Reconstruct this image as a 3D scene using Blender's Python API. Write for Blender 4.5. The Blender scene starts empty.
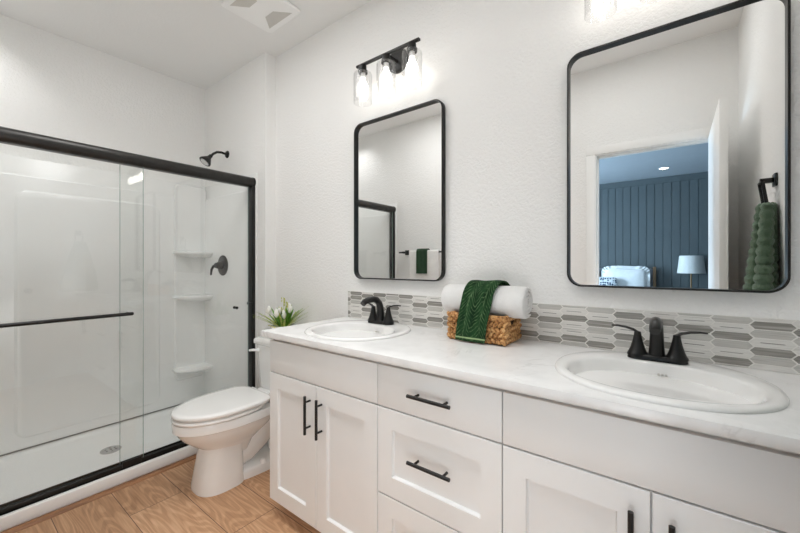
import bpy, bmesh, math, random
from mathutils import Vector, Matrix
PI = math.pi
random.seed(7)
SC = bpy.context.scene
COL = SC.collection

# ------------------------------------------------------------------ camera
YAW = 0.651
cam_d = bpy.data.cameras.new('camera')
cam_d.sensor_width = 36.0
cam_d.lens = 358.5 / 800.0 * 36.0
cam_d.shift_y = (263.474 - 266.5) / 800.0
cam_d.clip_start = 0.01
cam = bpy.data.objects.new('camera', cam_d)
cam.location = (0, -1.563, 1.234)
cam.rotation_euler = (PI / 2, 0, YAW)
COL.objects.link(cam)
SC.camera = cam
# ------------------------------------------------------------------ world, lights, exposure
w = bpy.data.worlds.new('sky')
SC.world = w
w.use_nodes = True
w.node_tree.nodes['Background'].inputs[0].default_value = (0.45, 0.65, 1.0, 1)
w.node_tree.nodes['Background'].inputs[1].default_value = 0.6
SC.view_settings.view_transform = 'Standard'
SC.view_settings.look = 'None'
SC.view_settings.gamma = 1.0
SC.view_settings.exposure = 0.45
SC.cycles.max_bounces = 14
SC.cycles.diffuse_bounces = 8
SC.cycles.glossy_bounces = 6
SC.cycles.transparent_max_bounces = 16
SC.cycles.caustics_reflective = False
SC.cycles.caustics_refractive = False


def area(name, loc, rot, sx, sy, power, color, spread=180):
    l = bpy.data.lights.new(name, 'AREA')
    l.shape = 'RECTANGLE'
    l.size, l.size_y = sx, sy
    l.energy = power
    l.spread = math.radians(spread)
    l.color = color
    o = bpy.data.objects.new(name, l)
    o.location = loc
    o.rotation_euler = rot
    COL.objects.link(o)
    return o


BULB = 6.2
area('ceiling_fill_light', (-1.75, -1.0, 2.745), (0, 0, 0), 0.8, 0.44, 7.5, (1.0, 1.0, 1.0))  # added fill under the ceiling, no fixture; brightens the left side
area('ceiling_fill_light', (-0.35, -1.0, 2.745), (0, 0, 0), 0.8, 0.44, 3.0, (1.0, 1.0, 1.0))  # second added fill, also without a fixture, for the right side
area('ceiling_down_fill', (-0.85, -0.92, 2.745), (0, 0, 0), 2.0, 0.40, 5.2, (1.0, 1.0, 1.0), 85)  # added narrow fill for counter and floor, no real downlight here
area('doorway_fill_light', (-0.10, -1.54, 0.56), (PI / 2, 0, math.radians(63)), 0.4, 0.6, 3.5, (1.0, 0.995, 0.985))  # added low fill in the doorway for cabinet fronts and toilet
area('shower_fill_light', (-3.0, -1.42, 2.745), (0, 0, 0), 0.28, 0.10, 1.2, (1.0, 1.0, 1.0), 115)  # added fill for the shower interior, no lamp fitted there
area('window_daylight', (-3.75, -4.1, 1.5), (0, -PI / 2, 0), 1.4, 1.5, 230.0, (0.58, 0.80, 1.0))


# ------------------------------------------------------------------ materials
class NT:
    def __init__(s, name):
        s.m = bpy.data.materials.new(name)
        s.m.use_nodes = True
        s.t = s.m.node_tree
        s.b = s.t.nodes['Principled BSDF']
        s.out = s.t.nodes['Material Output']

    def n(s, typ, **kw):
        nd = s.t.nodes.new('ShaderNode' + typ)
        for k, v in kw.items():
            setattr(nd, k, v)
        return nd

    def l(s, a, b):
        s.t.links.new(a, b)

    def val(s, sock, v):
        if hasattr(v, 'is_output'):
            s.l(v, sock)
        else:
            sock.default_value = v

    def math(s, op, a, b=0.0, c=0.0, clamp=False):
        nd = s.n('Math', operation=op, use_clamp=clamp)
        s.val(nd.inputs[0], a)
        s.val(nd.inputs[1], b)
        s.val(nd.inputs[2], c)
        return nd.outputs[0]

    def co(s, which='Object'):
        return s.n('TexCoord').outputs[which]

    def mapping(s, vec, scale=(1, 1, 1), loc=(0, 0, 0)):
        nd = s.n('Mapping')
        s.l(vec, nd.inputs['Vector'])
        nd.inputs['Scale'].default_value = scale
        nd.inputs['Location'].default_value = loc
        return nd.outputs[0]

    def noise(s, vec, scale, detail=2.0, rough=0.5, dist=0.0, w=None):
        nd = s.n('TexNoise')
        if w is not None:
            nd.noise_dimensions = '4D'
            s.val(nd.inputs['W'], w)
        s.l(vec, nd.inputs['Vector'])
        nd.inputs['Scale'].default_value = scale
        nd.inputs['Detail'].default_value = detail
        nd.inputs['Roughness'].default_value = rough
        nd.inputs['Distortion'].default_value = dist
        return nd.outputs['Fac']

    def ramp(s, fac, stops):
        nd = s.n('ValToRGB')
        e = nd.color_ramp.elements
        while len(e) < len(stops):
            e.new(0.5)
        for k, (p, c) in zip(e, stops):
            k.position = p
            k.color = c if len(c) == 4 else (*c, 1)
        s.l(fac, nd.inputs[0])
        return nd.outputs[0]

    def mix(s, fac, a, b, mode='MIX'):
        nd = s.n('MixRGB', blend_type=mode)
        s.val(nd.inputs[0], fac)
        for sk, v in ((nd.inputs[1], a), (nd.inputs[2], b)):
            if hasattr(v, 'is_output'):
                s.l(v, sk)
            else:
                sk.default_value = (*v, 1) if len(v) == 3 else v
        return nd.outputs[0]

    def bump(s, h, strength, dist=0.002):
        nd = s.n('Bump')
        nd.inputs['Strength'].default_value = strength
        nd.inputs['Distance'].default_value = dist
        s.l(h, nd.inputs['Height'])
        s.l(nd.outputs[0], s.b.inputs['Normal'])


def lin(r, g, b):
    f = lambda c: (c / 255 / 12.92) if c / 255 <= 0.04045 else ((c / 255 + 0.055) / 1.055) ** 2.4
    return (f(r), f(g), f(b))


def plain(name, col, rough=0.5, metal=0.0, spec=0.5, mottle=0.0, mscale=8.0, bump=None, coat=0.0):
    """principled surface with a faint procedural mottling and optional fine bump"""
    k = NT(name)
    k.b.inputs['Roughness'].default_value = rough
    k.b.inputs['Metallic'].default_value = metal
    k.b.inputs['Specular IOR Level'].default_value = spec
    k.b.inputs['Coat Weight'].default_value = coat
    c = k.co()
    n = k.noise(c, mscale, 3)
    lo = tuple(v * (1 - mottle) for v in col)
    hi = tuple(min(1, v * (1 + mottle)) for v in col)
    k.l(k.ramp(n, [(0.3, lo), (0.7, hi)]), k.b.inputs['Base Color'])
    if bump:
        k.bump(k.noise(c, bump[0], 2), bump[1], bump[2])
    return k.m


def emit(name, col, strength):
    k = NT(name)
    k.b.inputs['Base Color'].default_value = (*col, 1)
    k.b.inputs['Emission Color'].default_value = (*col, 1)
    k.b.inputs['Emission Strength'].default_value = strength
    return k.m


def thin_glass(name, tint, refl=1.0):
    k = NT(name)
    tr = k.n('BsdfTransparent')
    tr.inputs[0].default_value = (*tint, 1)
    gl = k.n('BsdfGlossy')
    gl.inputs['Roughness'].default_value = 0.0
    lw = k.n('LayerWeight')
    lw.inputs[0].default_value = 0.5
    sch = k.math('MULTIPLY_ADD', k.math('POWER', lw.outputs['Facing'], 5.0), 0.96, 0.04)
    mx = k.n('MixShader')
    k.l(k.math('MULTIPLY', sch, refl, clamp=True), mx.inputs[0])
    k.l(tr.outputs[0], mx.inputs[1])
    k.l(gl.outputs[0], mx.inputs[2])
    k.l(mx.outputs[0], k.out.inputs['Surface'])
    return k.m


M = {}


def wallpaint(name, col, strength):
    k = NT(name)
    k.b.inputs['Roughness'].default_value = 0.55
    k.b.inputs['Specular IOR Level'].default_value = 0.35
    c = k.co()
    big = k.noise(c, 1.3, 2)
    k.l(k.ramp(big, [(0.3, tuple(v * 0.985 for v in col)), (0.7, col)]), k.b.inputs['Base Color'])
    a = k.noise(c, 75, 3, 0.55, 0.6)
    sm = k.ramp(a, [(0.38, (0, 0, 0)), (0.62, (1, 1, 1))])
    k.bump(sm, strength, 0.003)
    return k.m


M['wall'] = wallpaint('wall_paint', (0.875, 0.872, 0.858), 0.48)
M['ceiling'] = wallpaint('ceiling_paint', (0.85, 0.848, 0.837), 0.12)
M['trim'] = plain('trim_paint', (0.86, 0.855, 0.84), 0.35, mottle=0.01)
M['cabinet'] = plain('cabinet_paint', (0.80, 0.805, 0.80), 0.38, mottle=0.01)
M['gap_shade'] = plain('counter_gap_shade', (0.10, 0.095, 0.09), 0.7, mottle=0.05)  # near-black colour painting the shade in the gap below the counter
M['black'] = plain('matte_black_metal', (0.016, 0.0155, 0.015), 0.30, 0.4, mottle=0.1, mscale=30)
M['bronze'] = plain('dark_bronze_metal', (0.035, 0.033, 0.031), 0.34, 0.55, mottle=0.15, mscale=20)
M['porcelain'] = plain('glazed_porcelain', (0.86, 0.855, 0.84), 0.12, mottle=0.008, coat=0.3)
M['acrylic'] = plain('white_acrylic', (0.885, 0.89, 0.88), 0.22, mottle=0.01)
M['acrylic_pan'] = plain('white_acrylic_pan', (0.88, 0.885, 0.875), 0.3, mottle=0.01)
M['chrome'] = plain('brushed_steel', (0.6, 0.6, 0.6), 0.2, 1.0, mottle=0.05, mscale=60)
M['seam'] = plain('seam_caulk', (0.25, 0.25, 0.24), 0.8, mottle=0.05)
M['glass'] = thin_glass('shower_glass', (0.987, 0.993, 0.99), 1.0)
M['glass_edge'] = plain('glass_edge', (0.28, 0.36, 0.33), 0.15, mottle=0.02)
M['shade'] = thin_glass('lamp_glass', (0.97, 0.97, 0.97), 0.8)
M['bulb'] = emit('bulb_glow', (1.0, 0.96, 0.90), BULB)
M['white_plastic'] = plain('white_plastic', (0.91, 0.91, 0.90), 0.4, mottle=0.01)
M['vent'] = plain('vent_grille', (0.62, 0.605, 0.57), 0.6, mottle=0.03)
M['mirror'] = plain('mirror_silver', (0.93, 0.935, 0.93), 0.0, 1.0, mottle=0.0)


def quartz():
    k = NT('white_quartz')
    k.b.inputs['Roughness'].default_value = 0.22
    c = k.co()
    n1 = k.noise(c, 2.6, 6, 0.62, 1.4)
    d = k.math('ABSOLUTE', k.math('SUBTRACT', n1, 0.5))
    vein = k.ramp(d, [(0.0, (1, 1, 1)), (0.018, (0, 0, 0))])
    msk = k.ramp(k.noise(c, 5.0, 3), [(0.50, (0, 0, 0)), (0.66, (1, 1, 1))])
    v = k.mix(1.0, vein, msk, 'MULTIPLY')
    base = k.ramp(k.noise(c, 14, 4), [(0.35, (0.79, 0.788, 0.78)), (0.65, (0.84, 0.838, 0.83))])
    col = k.mix(k.math('MULTIPLY', v, 0.32), base, (0.42, 0.41, 0.40))
    k.l(col, k.b.inputs['Base Color'])
    return k.m


M['quartz'] = quartz()


def woodfloor():
    k = NT('oak_plank_floor')
    k.b.inputs['Roughness'].default_value = 0.5
    c = k.co()
    mp = k.mapping(c, (1, 1, 1), (0.35, 0.031, 0))
    br = k.n('TexBrick')
    k.l(mp, br.inputs['Vector'])
    br.offset = 0.41
    br.squash = 1.0
    br.inputs['Scale'].default_value = 1.0
    br.inputs['Mortar Size'].default_value = 0.0014
    br.inputs['Mortar Smooth'].default_value = 0.1
    br.inputs['Bias'].default_value = 0.0
    br.inputs['Brick Width'].default_value = 1.25
    br.inputs['Row Height'].default_value = 0.235
    br.inputs['Color1'].default_value = (0, 0, 0, 1)
    br.inputs['Color2'].default_value = (1, 1, 1, 1)
    br.inputs['Mortar'].default_value = (0.5, 0.5, 0.5, 1)
    pl = k.math('MULTIPLY', br.outputs['Color'], 17.0)
    nz = k.noise(k.mapping(c, (1.3, 7.5, 1)), 1.0, 1.5, 0.4, 0.15, w=pl)
    ring = k.math('SINE', k.math('MULTIPLY', nz, 150.0))
    ring = k.ramp(ring, [(0.0, (0.1, 0.1, 0.1)), (0.35, (0.55, 0.55, 0.55)), (1.0, (0.75, 0.75, 0.75))])
    fine = k.noise(k.mapping(c, (5, 120, 1)), 1.0, 3, 0.6, 0.0, w=pl)
    tone = k.math('ADD', k.math('MULTIPLY', ring, 0.24), k.math('MULTIPLY', fine, 0.76))
    tone = k.math('ADD', tone, k.math('MULTIPLY', k.math('SUBTRACT', br.outputs['Color'], 0.5), 0.16))
    col = k.ramp(tone, [(0.2, lin(150, 110, 78)), (0.5, lin(188, 146, 110)), (0.8, lin(214, 174, 140))])
    col = k.mix(br.outputs['Fac'], col, lin(60, 38, 24))
    k.l(col, k.b.inputs['Base Color'])
    k.bump(tone, 0.12, 0.001)
    return k.m


M['floor'] = woodfloor()


def wood(name, c1, c2, sc=(2, 40, 40)):
    k = NT(name)
    k.b.inputs['Roughness'].default_value = 0.5
    n = k.noise(k.mapping(k.co(), sc), 1.0, 3, 0.6, 0.3)
    k.l(k.ramp(n, [(0.3, c1), (0.7, c2)]), k.b.inputs['Base Color'])
    return k.m


M['oak_trim'] = wood('oak_trim', lin(120, 80, 50), lin(165, 118, 80), (40, 3, 40))
M['bed_wood'] = wood('bed_wood', lin(120, 92, 64), lin(160, 128, 95), (40, 40, 3))


def tilemat(name, c1, c2, ln):
    k = NT(name)
    k.b.inputs['Roughness'].default_value = 0.25
    n = k.noise(k.mapping(k.co(), (5, 1, 190)), 1.0, 3, 0.6)
    k.l(k.ramp(n, [(0.35, c1), (0.55, c2), (0.68, ln)]), k.b.inputs['Base Color'])
    return k.m


M['tile_dark'] = tilemat('tile_dark_grey', lin(128, 125, 120), lin(152, 149, 143), lin(178, 175, 169))
M['tile_mid'] = tilemat('tile_light_grey', lin(180, 178, 173), lin(200, 198, 193), lin(165, 162, 157))
M['tile_white'] = tilemat('tile_white', lin(216, 214, 209), lin(226, 224, 220), lin(192, 189, 184))
M['grout'] = plain('white_grout', lin(228, 226, 221), 0.8, mottle=0.01)


def terry(name, col, bump=1.0, sc=260):
    k = NT(name)
    k.b.inputs['Roughness'].default_value = 0.95
    k.b.inputs['Specular IOR Level'].default_value = 0.1
    k.b.inputs['Sheen Weight'].default_value = 0.3
    c = k.co()
    n = k.noise(c, sc, 2, 0.6)
    n2 = k.noise(c, 22, 3)
    k.l(k.ramp(n2, [(0.3, tuple(v * 0.93 for v in col)), (0.7, col)]), k.b.inputs['Base Color'])
    k.bump(n, bump, 0.004)
    return k.m


M['terry_white'] = terry('white_terry', (0.88, 0.875, 0.86))
M['terry_green'] = terry('sage_terry', (0.115, 0.18, 0.115), 0.9, 180)
M['green_plain'] = terry('forest_terry', (0.018, 0.05, 0.022), 0.6)


def leafcloth():
    k = NT('leaf_pattern_cloth')
    k.b.inputs['Roughness'].default_value = 0.9
    k.b.inputs['Specular IOR Level'].default_value = 0.15
    uv = k.n('UVMap')
    sp = k.n('SeparateXYZ')
    k.l(uv.outputs[0], sp.inputs[0])
    u, v = sp.outputs[0], sp.outputs[1]
    wob = k.noise(uv.outputs[0], 3.5, 2)
    # two fern fronds side by side: midribs at u = .27 and .75
    uu = k.math('ADD', u, k.math('MULTIPLY', k.math('SUBTRACT', wob, 0.5), 0.35))
    fr = k.math('FRACT', k.math('MULTIPLY', uu, 2.0))
    off = k.math('ABSOLUTE', k.math('SUBTRACT', fr, 0.5))
    ph = k.math('ADD', k.math('MULTIPLY', v, 21.0), k.math('MULTIPLY', off, -5.2))
    ln = k.math('ABSOLUTE', k.math('SUBTRACT', k.math('FRACT', ph), 0.5))
    vein = k.ramp(ln, [(0.0, (1, 1, 1)), (0.09, (0.5, 0.5, 0.5)), (0.2, (0, 0, 0))])
    rib = k.ramp(off, [(0.0, (1, 1, 1)), (0.05, (0, 0, 0))])
    pat = k.math('MAXIMUM', vein, rib)
    brk = k.ramp(k.noise(uv.outputs[0], 9.0, 3), [(0.42, (0.15, 0.15, 0.15)), (0.62, (1, 1, 1))])
    pat = k.math('MULTIPLY', pat, brk)
    base = k.ramp(k.noise(uv.outputs[0], 5.0, 3), [(0.35, lin(18, 44, 24)), (0.7, lin(40, 74, 42))])
    hem = k.ramp(v, [(0.955, (0, 0, 0)), (0.96, (1, 1, 1)), (0.968, (1, 1, 1)), (0.975, (0, 0, 0))])
    col = k.mix(k.math('MULTIPLY', pat, 0.68), base, lin(118, 150, 104))
    col = k.mix(hem, col, lin(165, 190, 140))
    k.l(col, k.b.inputs['Base Color'])
    k.bump(k.noise(k.co(), 300, 2), 0.5, 0.002)
    return k.m


M['leafcloth'] = leafcloth()


def seagrass():
    k = NT('woven_seagrass')
    k.b.inputs['Roughness'].default_value = 0.6
    n = k.noise(k.co(), 85, 3, 0.6)
    k.l(k.ramp(n, [(0.32, lin(120, 74, 36)), (0.48, lin(192, 138, 82)), (0.68, lin(232, 190, 132))]), k.b.inputs['Base Color'])
    k.bump(k.noise(k.co(), 260, 2), 0.5, 0.002)
    return k.m


M['seagrass'] = seagrass()
M['weave_shade'] = plain('basket_weave_shade', lin(52, 32, 18), 0.8, mottle=0.2, mscale=60)  # dark brown puts shade into the gaps between the strands
M['leaf'] = plain('tulip_leaf', lin(108, 158, 58), 0.4, mottle=0.45, mscale=45)
M['blade'] = plain('grass_blade', lin(158, 172, 80), 0.5, mottle=0.5, mscale=60)
M['petal'] = plain('white_petal', (0.86, 0.85, 0.80), 0.5, mottle=0.05, mscale=50)
M['bud'] = plain('yellow_bud', lin(196, 196, 110), 0.5, mottle=0.2, mscale=80)
M['shiplap'] = plain('blue_grey_panelling', (0.085, 0.105, 0.112), 0.5, mottle=0.05, mscale=3)
M['bed_ceiling'] = plain('daylight_tinted_ceiling', (0.42, 0.46, 0.50), 0.6, mottle=0.02, bump=(70, 0.2, 0.003))  # white ceiling in truth; blue daylight and dimness put into its colour
M['bed_floor'] = plain('bedroom_carpet', (0.35, 0.32, 0.29), 0.95, mottle=0.1, mscale=40)
M['linen'] = terry('bed_linen', (0.85, 0.85, 0.84), 0.15, 300)
M['upholstery'] = terry('grey_upholstery', (0.28, 0.29, 0.32), 0.4)
M['lampshade'] = plain('linen_lampshade', (0.70, 0.70, 0.68), 0.8, mottle=0.04, mscale=60)
M['brass'] = plain('aged_brass', (0.20, 0.13, 0.07), 0.4, 0.6, mottle=0.1)
M['downlight'] = emit('downlight_glow', (1.0, 0.93, 0.80), 9.0)


def dotcloth():
    k = NT('patterned_cushion_cloth')
    k.b.inputs['Roughness'].default_value = 0.9
    vo = k.n('TexVoronoi')
    vo.inputs['Scale'].default_value = 26
    vo.inputs['Randomness'].default_value = 0.35
    k.l(k.co(), vo.inputs['Vector'])
    k.l(k.ramp(vo.outputs['Distance'], [(0.38, lin(44, 62, 84)), (0.46, (0.72, 0.75, 0.78))]), k.b.inputs['Base Color'])
    return k.m


M['dotcloth'] = dotcloth()


# ------------------------------------------------------------------ mesh helpers
class MB:
    """collects shapes into one mesh, in world coordinates"""

    def __init__(s):
        s.bm = bmesh.new()
        s.uv = None
        s.mi = 0

    def _merge(s, b):
        me = bpy.data.meshes.new('tmp')
        b.to_mesh(me)
        b.free()
        n0 = len(s.bm.faces)
        s.bm.from_mesh(me)
        bpy.data.meshes.remove(me)
        s.bm.faces.ensure_lookup_table()
        for f in s.bm.faces[n0:]:
            f.material_index = s.mi

    def box(s, x0, x1, y0, y1, z0, z1, bev=0.0, seg=2):
        b = bmesh.new()
        bmesh.ops.create_cube(b, size=1)
        for v in b.verts:
            v.co = ((x0 + x1) / 2 + v.co.x * (x1 - x0), (y0 + y1) / 2 + v.co.y * (y1 - y0), (z0 + z1) / 2 + v.co.z * (z1 - z0))
        if bev > 0:
            bmesh.ops.bevel(b, geom=list(b.edges), offset=bev, segments=seg, profile=0.5, affect='EDGES')
        s._merge(b)
        return s

    def loft(s, rings, caps=True, closed=True, wrap=False):
        """rings: list of equal-length point lists"""
        b = bmesh.new()
        vs = [[b.verts.new(p) for p in r] for r in rings]
        n = len(rings[0])
        R = len(rings)
        for i in range(R if wrap else R - 1):
            j = (i + 1) % R
            for q in range(n if closed else n - 1):
                r = (q + 1) % n
                b.faces.new((vs[i][q], vs[i][r], vs[j][r], vs[j][q]))
        if caps and closed and not wrap:
            b.faces.new(list(reversed(vs[0])))
            b.faces.new(vs[-1])
        bmesh.ops.recalc_face_normals(b, faces=list(b.faces))
        s._merge(b)
        return s

    def tube(s, pts, rad, n=12, caps=True, flat=None):
        """tube along a polyline; rad scalar or list; flat=(a,b) scales the section along side/up"""
        pts = [Vector(p) for p in pts]
        if not isinstance(rad, (list, tuple)):
            rad = [rad] * len(pts)
        rings = []
        up = None
        for i, p in enumerate(pts):
            d = (pts[min(i + 1, len(pts) - 1)] - pts[max(i - 1, 0)]).normalized()
            if up is None:
                up = Vector((0, 0, 1)) if abs(d.z) < 0.9 else Vector((0, 1, 0))
            sd = d.cross(up)
            if sd.length < 1e-5:
                sd = d.cross(Vector((1, 0, 0)))
            sd.normalize()
            u2 = sd.cross(d).normalized()
            up = u2
            a, c = flat if flat else (1, 1)
            rings.append([p + sd * (math.cos(2 * PI * q / n) * rad[i] * a) + u2 * (math.sin(2 * PI * q / n) * rad[i] * c) for q in range(n)])
        return s.loft(rings, caps)

    def cyl(s, p0, p1, r, n=24, r1=None):
        return s.tube([p0, p1], [r, r if r1 is None else r1], n)

    def lathe(s, c, prof, n=32, axis='z', caps=True):
        """prof: list of (radius, height) along axis from centre c"""
        rings = []
        for r, h in prof:
            ring = []
            for q in range(n):
                a = 2 * PI * q / n
                u, v = max(r, 1e-5) * math.cos(a), max(r, 1e-5) * math.sin(a)
                if axis == 'z':
                    ring.append((c[0] + u, c[1] + v, c[2] + h))
                elif axis == 'y':
                    ring.append((c[0] + u, c[1] + h, c[2] + v))
                else:
                    ring.append((c[0] + h, c[1] + u, c[2] + v))
            rings.append(ring)
        return s.loft(rings, caps)

    def ball(s, c, rx, ry=None, rz=None, n=16, m=10):
        ry = ry or rx
        rz = rz or rx
        b = bmesh.new()
        bmesh.ops.create_uvsphere(b, u_segments=n, v_segments=m, radius=1)
        for v in b.verts:
            v.co = (c[0] + v.co.x * rx, c[1] + v.co.y * ry, c[2] + v.co.z * rz)
        s._merge(b)
        return s

    def prism(s, poly, axis, a0, a1):
        """poly: 2-D points; axis: extrusion axis"""
        def P(p, a):
            if axis == 'x':
                return (a, p[0], p[1])
            if axis == 'y':
                return (p[0], a, p[1])
            return (p[0], p[1], a)
        return s.loft([[P(p, a0) for p in poly], [P(p, a1) for p in poly]])

    def build(s, name, mats, parent=None, origin=None, smooth=True, angle=38):
        if origin is None:
            origin = Vector((0, 0, 0))
            q = parent
            while q is not None:
                origin += q.location
                q = q.parent
        origin = Vector(origin)
        for v in s.bm.verts:
            v.co -= origin
        lim = math.radians(angle)
        for f in s.bm.faces:
            f.smooth = smooth
        for e in s.bm.edges:
            if len(e.link_faces) == 2 and e.calc_face_angle(0) > lim:
                e.smooth = False
        me = bpy.data.meshes.new(name)
        s.bm.to_mesh(me)
        s.bm.free()
        for m in (mats if isinstance(mats, (list, tuple)) else [mats]):
            me.materials.append(m)
        o = bpy.data.objects.new(name, me)
        COL.objects.link(o)
        if parent is not None:
            o.parent = parent
        else:
            o.location = origin
        return o


def tag(o, label, cat, group=None, kind=None):
    o['label'] = label
    o['category'] = cat
    if group:
        o['group'] = group
    if kind:
        o['kind'] = kind
    return o


def thing(name, loc, label, cat, group=None):
    o = bpy.data.objects.new(name, None)
    o.empty_display_size = 0.05
    o.location = loc
    COL.objects.link(o)
    return tag(o, label, cat, group)


def struct(mb, name, mat, label, cat='wall', parent=None):
    o = mb.build(name, mat, parent)
    o['kind'] = 'structure'
    if parent is None:
        o['label'] = label
        o['category'] = cat
    return o


def dup(root, loc, label):
    def cp(o, par):
        c = o.copy()
        COL.objects.link(c)
        if par is not None:
            c.parent = par
        for ch in kids.get(o, []):
            cp(ch, c)
        return c
    kids = {}
    for o in list(COL.objects):
        if o.parent:
            kids.setdefault(o.parent, []).append(o)
    r = cp(root, None)
    r.location = loc
    r['label'] = label
    return r


def rrect(x0, x1, z0, z1, r, n=8):
    pts = []
    for cx, cz, a0 in ((x1 - r, z1 - r, 0), (x0 + r, z1 - r, 90), (x0 + r, z0 + r, 180), (x1 - r, z0 + r, 270)):
        for i in range(n + 1):
            a = math.radians(a0 + 90 * i / n)
            pts.append((cx + r * math.cos(a), cz + r * math.sin(a)))
    return pts


# ------------------------------------------------------------------ dimensions (metres)
XL, XR = -3.289, 0.336          # shower back wall, right wall
YF, YH = -1.634, -0.085         # door wall, shower-head wall
ZC = 2.768
XC = -2.45                      # outer face of the shower curb
XS = -2.355                     # end of the shower-head wall
CT = 0.905                      # counter top
BY = -6.33                      # bedroom far wall
BXL, BXR = -3.6, 2.4

# ------------------------------------------------------------------ room shell
struct(MB().box(XL - .1, XR + .1, YF - .12, .1, -.06, 0), 'floor', M['floor'], 'brown oak plank bathroom floor', 'floor')
struct(MB().box(XL - .1, XR + .1, YF - .06, .1, ZC, ZC + .08), 'ceiling', M['ceiling'], 'white bathroom ceiling', 'ceiling')
struct(MB().box(XL - .1, XR + .1, 0, .1, -.06, ZC + .02), 'wall_back', M['wall'], 'textured off-white wall behind the vanity and mirrors')
struct(MB().box(XL - .1, XL, YF - .12, .1, -.06, ZC + .02), 'wall_left', M['wall'], 'plain off-white wall behind the shower')
struct(MB().box(XR, XR + .1, YF - .12, .1, -.06, ZC + .02), 'wall_right', M['wall'], 'off-white wall with the towel ring, seen in the right mirror')
struct(MB().box(XL, XS, YH, 0.0, -.02, ZC + .01), 'wall_shower', M['wall'], 'furred-out wall carrying the shower head and valve')
OX0, OX1, OZ = -.491, .222, 2.088
fw = MB()
fw.box(XL - .1, OX0, YF - .115, YF, -.06, ZC + .02)
fw.box(OX1, XR + .1, YF - .115, YF, -.06, ZC + .02)
fw.box(OX0, OX1, YF - .115, YF, OZ, ZC + .02)
struct(fw, 'wall_front', M['wall'], 'off-white wall with the bedroom doorway, seen in the mirrors')
cs = MB()
cw = .057
for y0, y1 in ((YF, YF + .014), (YF - .129, YF - .115)):
    cs.box(OX0 - cw, OX0 + .004, y0, y1, 0, OZ - .004, .003)
    cs.box(OX1 - .004, OX1 + cw, y0, y1, 0, OZ - .004, .003)
    cs.box(OX0 - cw, OX1 + cw, y0, y1, OZ - .004, OZ + cw, .003)
cs.box(OX0 - .002, OX0 + .012, YF - .118, YF + .004, 0, OZ, .002)
cs.box(OX1 - .012, OX1 + .002, YF - .118, YF + .004, 0, OZ, .002)
cs.box(OX0, OX1, YF - .118, YF + .004, OZ - .012, OZ + .002, .002)
cs.box(OX0 + .010, OX0 + .022, YF - .075, YF - .036, 0, OZ - .01, .002)
cs.box(OX0, OX1, YF - .075, YF - .036, OZ - .022, OZ - .01, .002)
struct(cs, 'trim_1', M['trim'], 'white casing around the bedroom doorway, seen in the right mirror', 'trim')
bb = MB()
bb.box(XS, -1.60, -.014, -.001, 0, .09, .004)
struct(bb, 'baseboard_back', M['trim'], 'white baseboard behind the toilet', 'baseboard')
bb = MB()
bb.box(XC + .03, OX0 - cw, YF + .001, YF + .014, 0, .09, .004)
struct(bb, 'baseboard_front', M['trim'], 'white baseboard along the door wall', 'baseboard')
struct(MB().tube([(XC + .028, -1.62, .001), (XC + .028, -.086, .001)], .024, 14, flat=(1.0, .45)), 'trim_2', M['oak_trim'],
       'oak edge moulding along the foot of the shower curb', 'trim')

# door leaf standing open at right angles to the door wall
d = MB()
d.box(.187, .222, -1.622, -.905, .012, 2.076, .002)
door = d.build('door_1', M['trim'])
door['kind'] = 'structure'
door['label'] = 'white bathroom door standing open, its edge seen in the right mirror'
door['category'] = 'door'
kb = MB()
kb.lathe((.187, -.965, .96), [(.028, 0), (.028, -.006), (.012, -.012), (.011, -.035), (.026, -.045), (.027, -.058), (.018, -.066), (.001, -.067)], 20, 'x')
kb.lathe((.222, -.965, .96), [(.028, 0), (.028, .006), (.012, .012), (.011, .035), (.026, .045), (.027, .058), (.018, .066), (.001, .067)], 20, 'x')
kb.build('door_knob', M['black'], door)['label'] = 'black door knob'
for hz in (.25, 1.05, 1.88):
    MB().cyl((.2265, -1.623, hz - .05), (.2265, -1.623, hz + .05), .006, 10).build('hinge', M['black'], door)

# bedroom beyond the doorway
struct(MB().box(BXL - .1, BXR + .1, BY - .1, YF - .115, -.07, -.001), 'floor_bedroom', M['bed_floor'], 'carpeted bedroom floor beyond the doorway', 'floor')
struct(MB().box(BXL - .1, BXR + .1, BY - .1, YF - .06, ZC, ZC + .09), 'ceiling_bedroom', M['bed_ceiling'], 'bedroom ceiling tinted for blue daylight, seen through the doorway', 'ceiling')
sl = MB()
x = BXL - .05
sl.box(BXL - .1, BXR + .1, BY - .1, BY - .012, -.06, ZC + .02)
while x < BXR:
    sl.box(x + .003, x + .118, BY - .014, BY, 0, ZC - .09, .003, 1)
    x += .121
sl.box(BXL, BXR, BY - .014, BY + .008, ZC - .11, ZC, .003, 1)
struct(sl, 'wall_bedroom_far', M['shiplap'], 'dark blue-grey vertically boarded bedroom wall')
WY0, WY1, WZ0, WZ1 = -4.85, -3.35, .8, 2.2
bw = MB()
bw.box(BXL - .1, BXL, BY - .1, WY0, -.06, ZC + .02)
bw.box(BXL - .1, BXL, WY1, YF - .1, -.06, ZC + .02)
bw.box(BXL - .1, BXL, WY0, WY1, -.06, WZ0)
bw.box(BXL - .1, BXL, WY0, WY1, WZ1, ZC + .02)
struct(bw, 'wall_bedroom_left', M['wall'], 'bedroom wall with the daylight window')
struct(MB().box(BXR, BXR + .1, BY - .1, YF - .1, -.06, ZC + .02), 'wall_bedroom_right', M['shiplap'], 'bedroom wall opposite the window')
struct(MB().box(XR + .1, BXR + .1, YF - .115, YF - .02, -.06, ZC + .02).box(BXL - .1, XL - .1, YF - .115, YF - .02, -.06, ZC + .02),
       'wall_bedroom_near', M['wall'], 'bedroom side of the dividing wall')
wf = MB()
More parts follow.
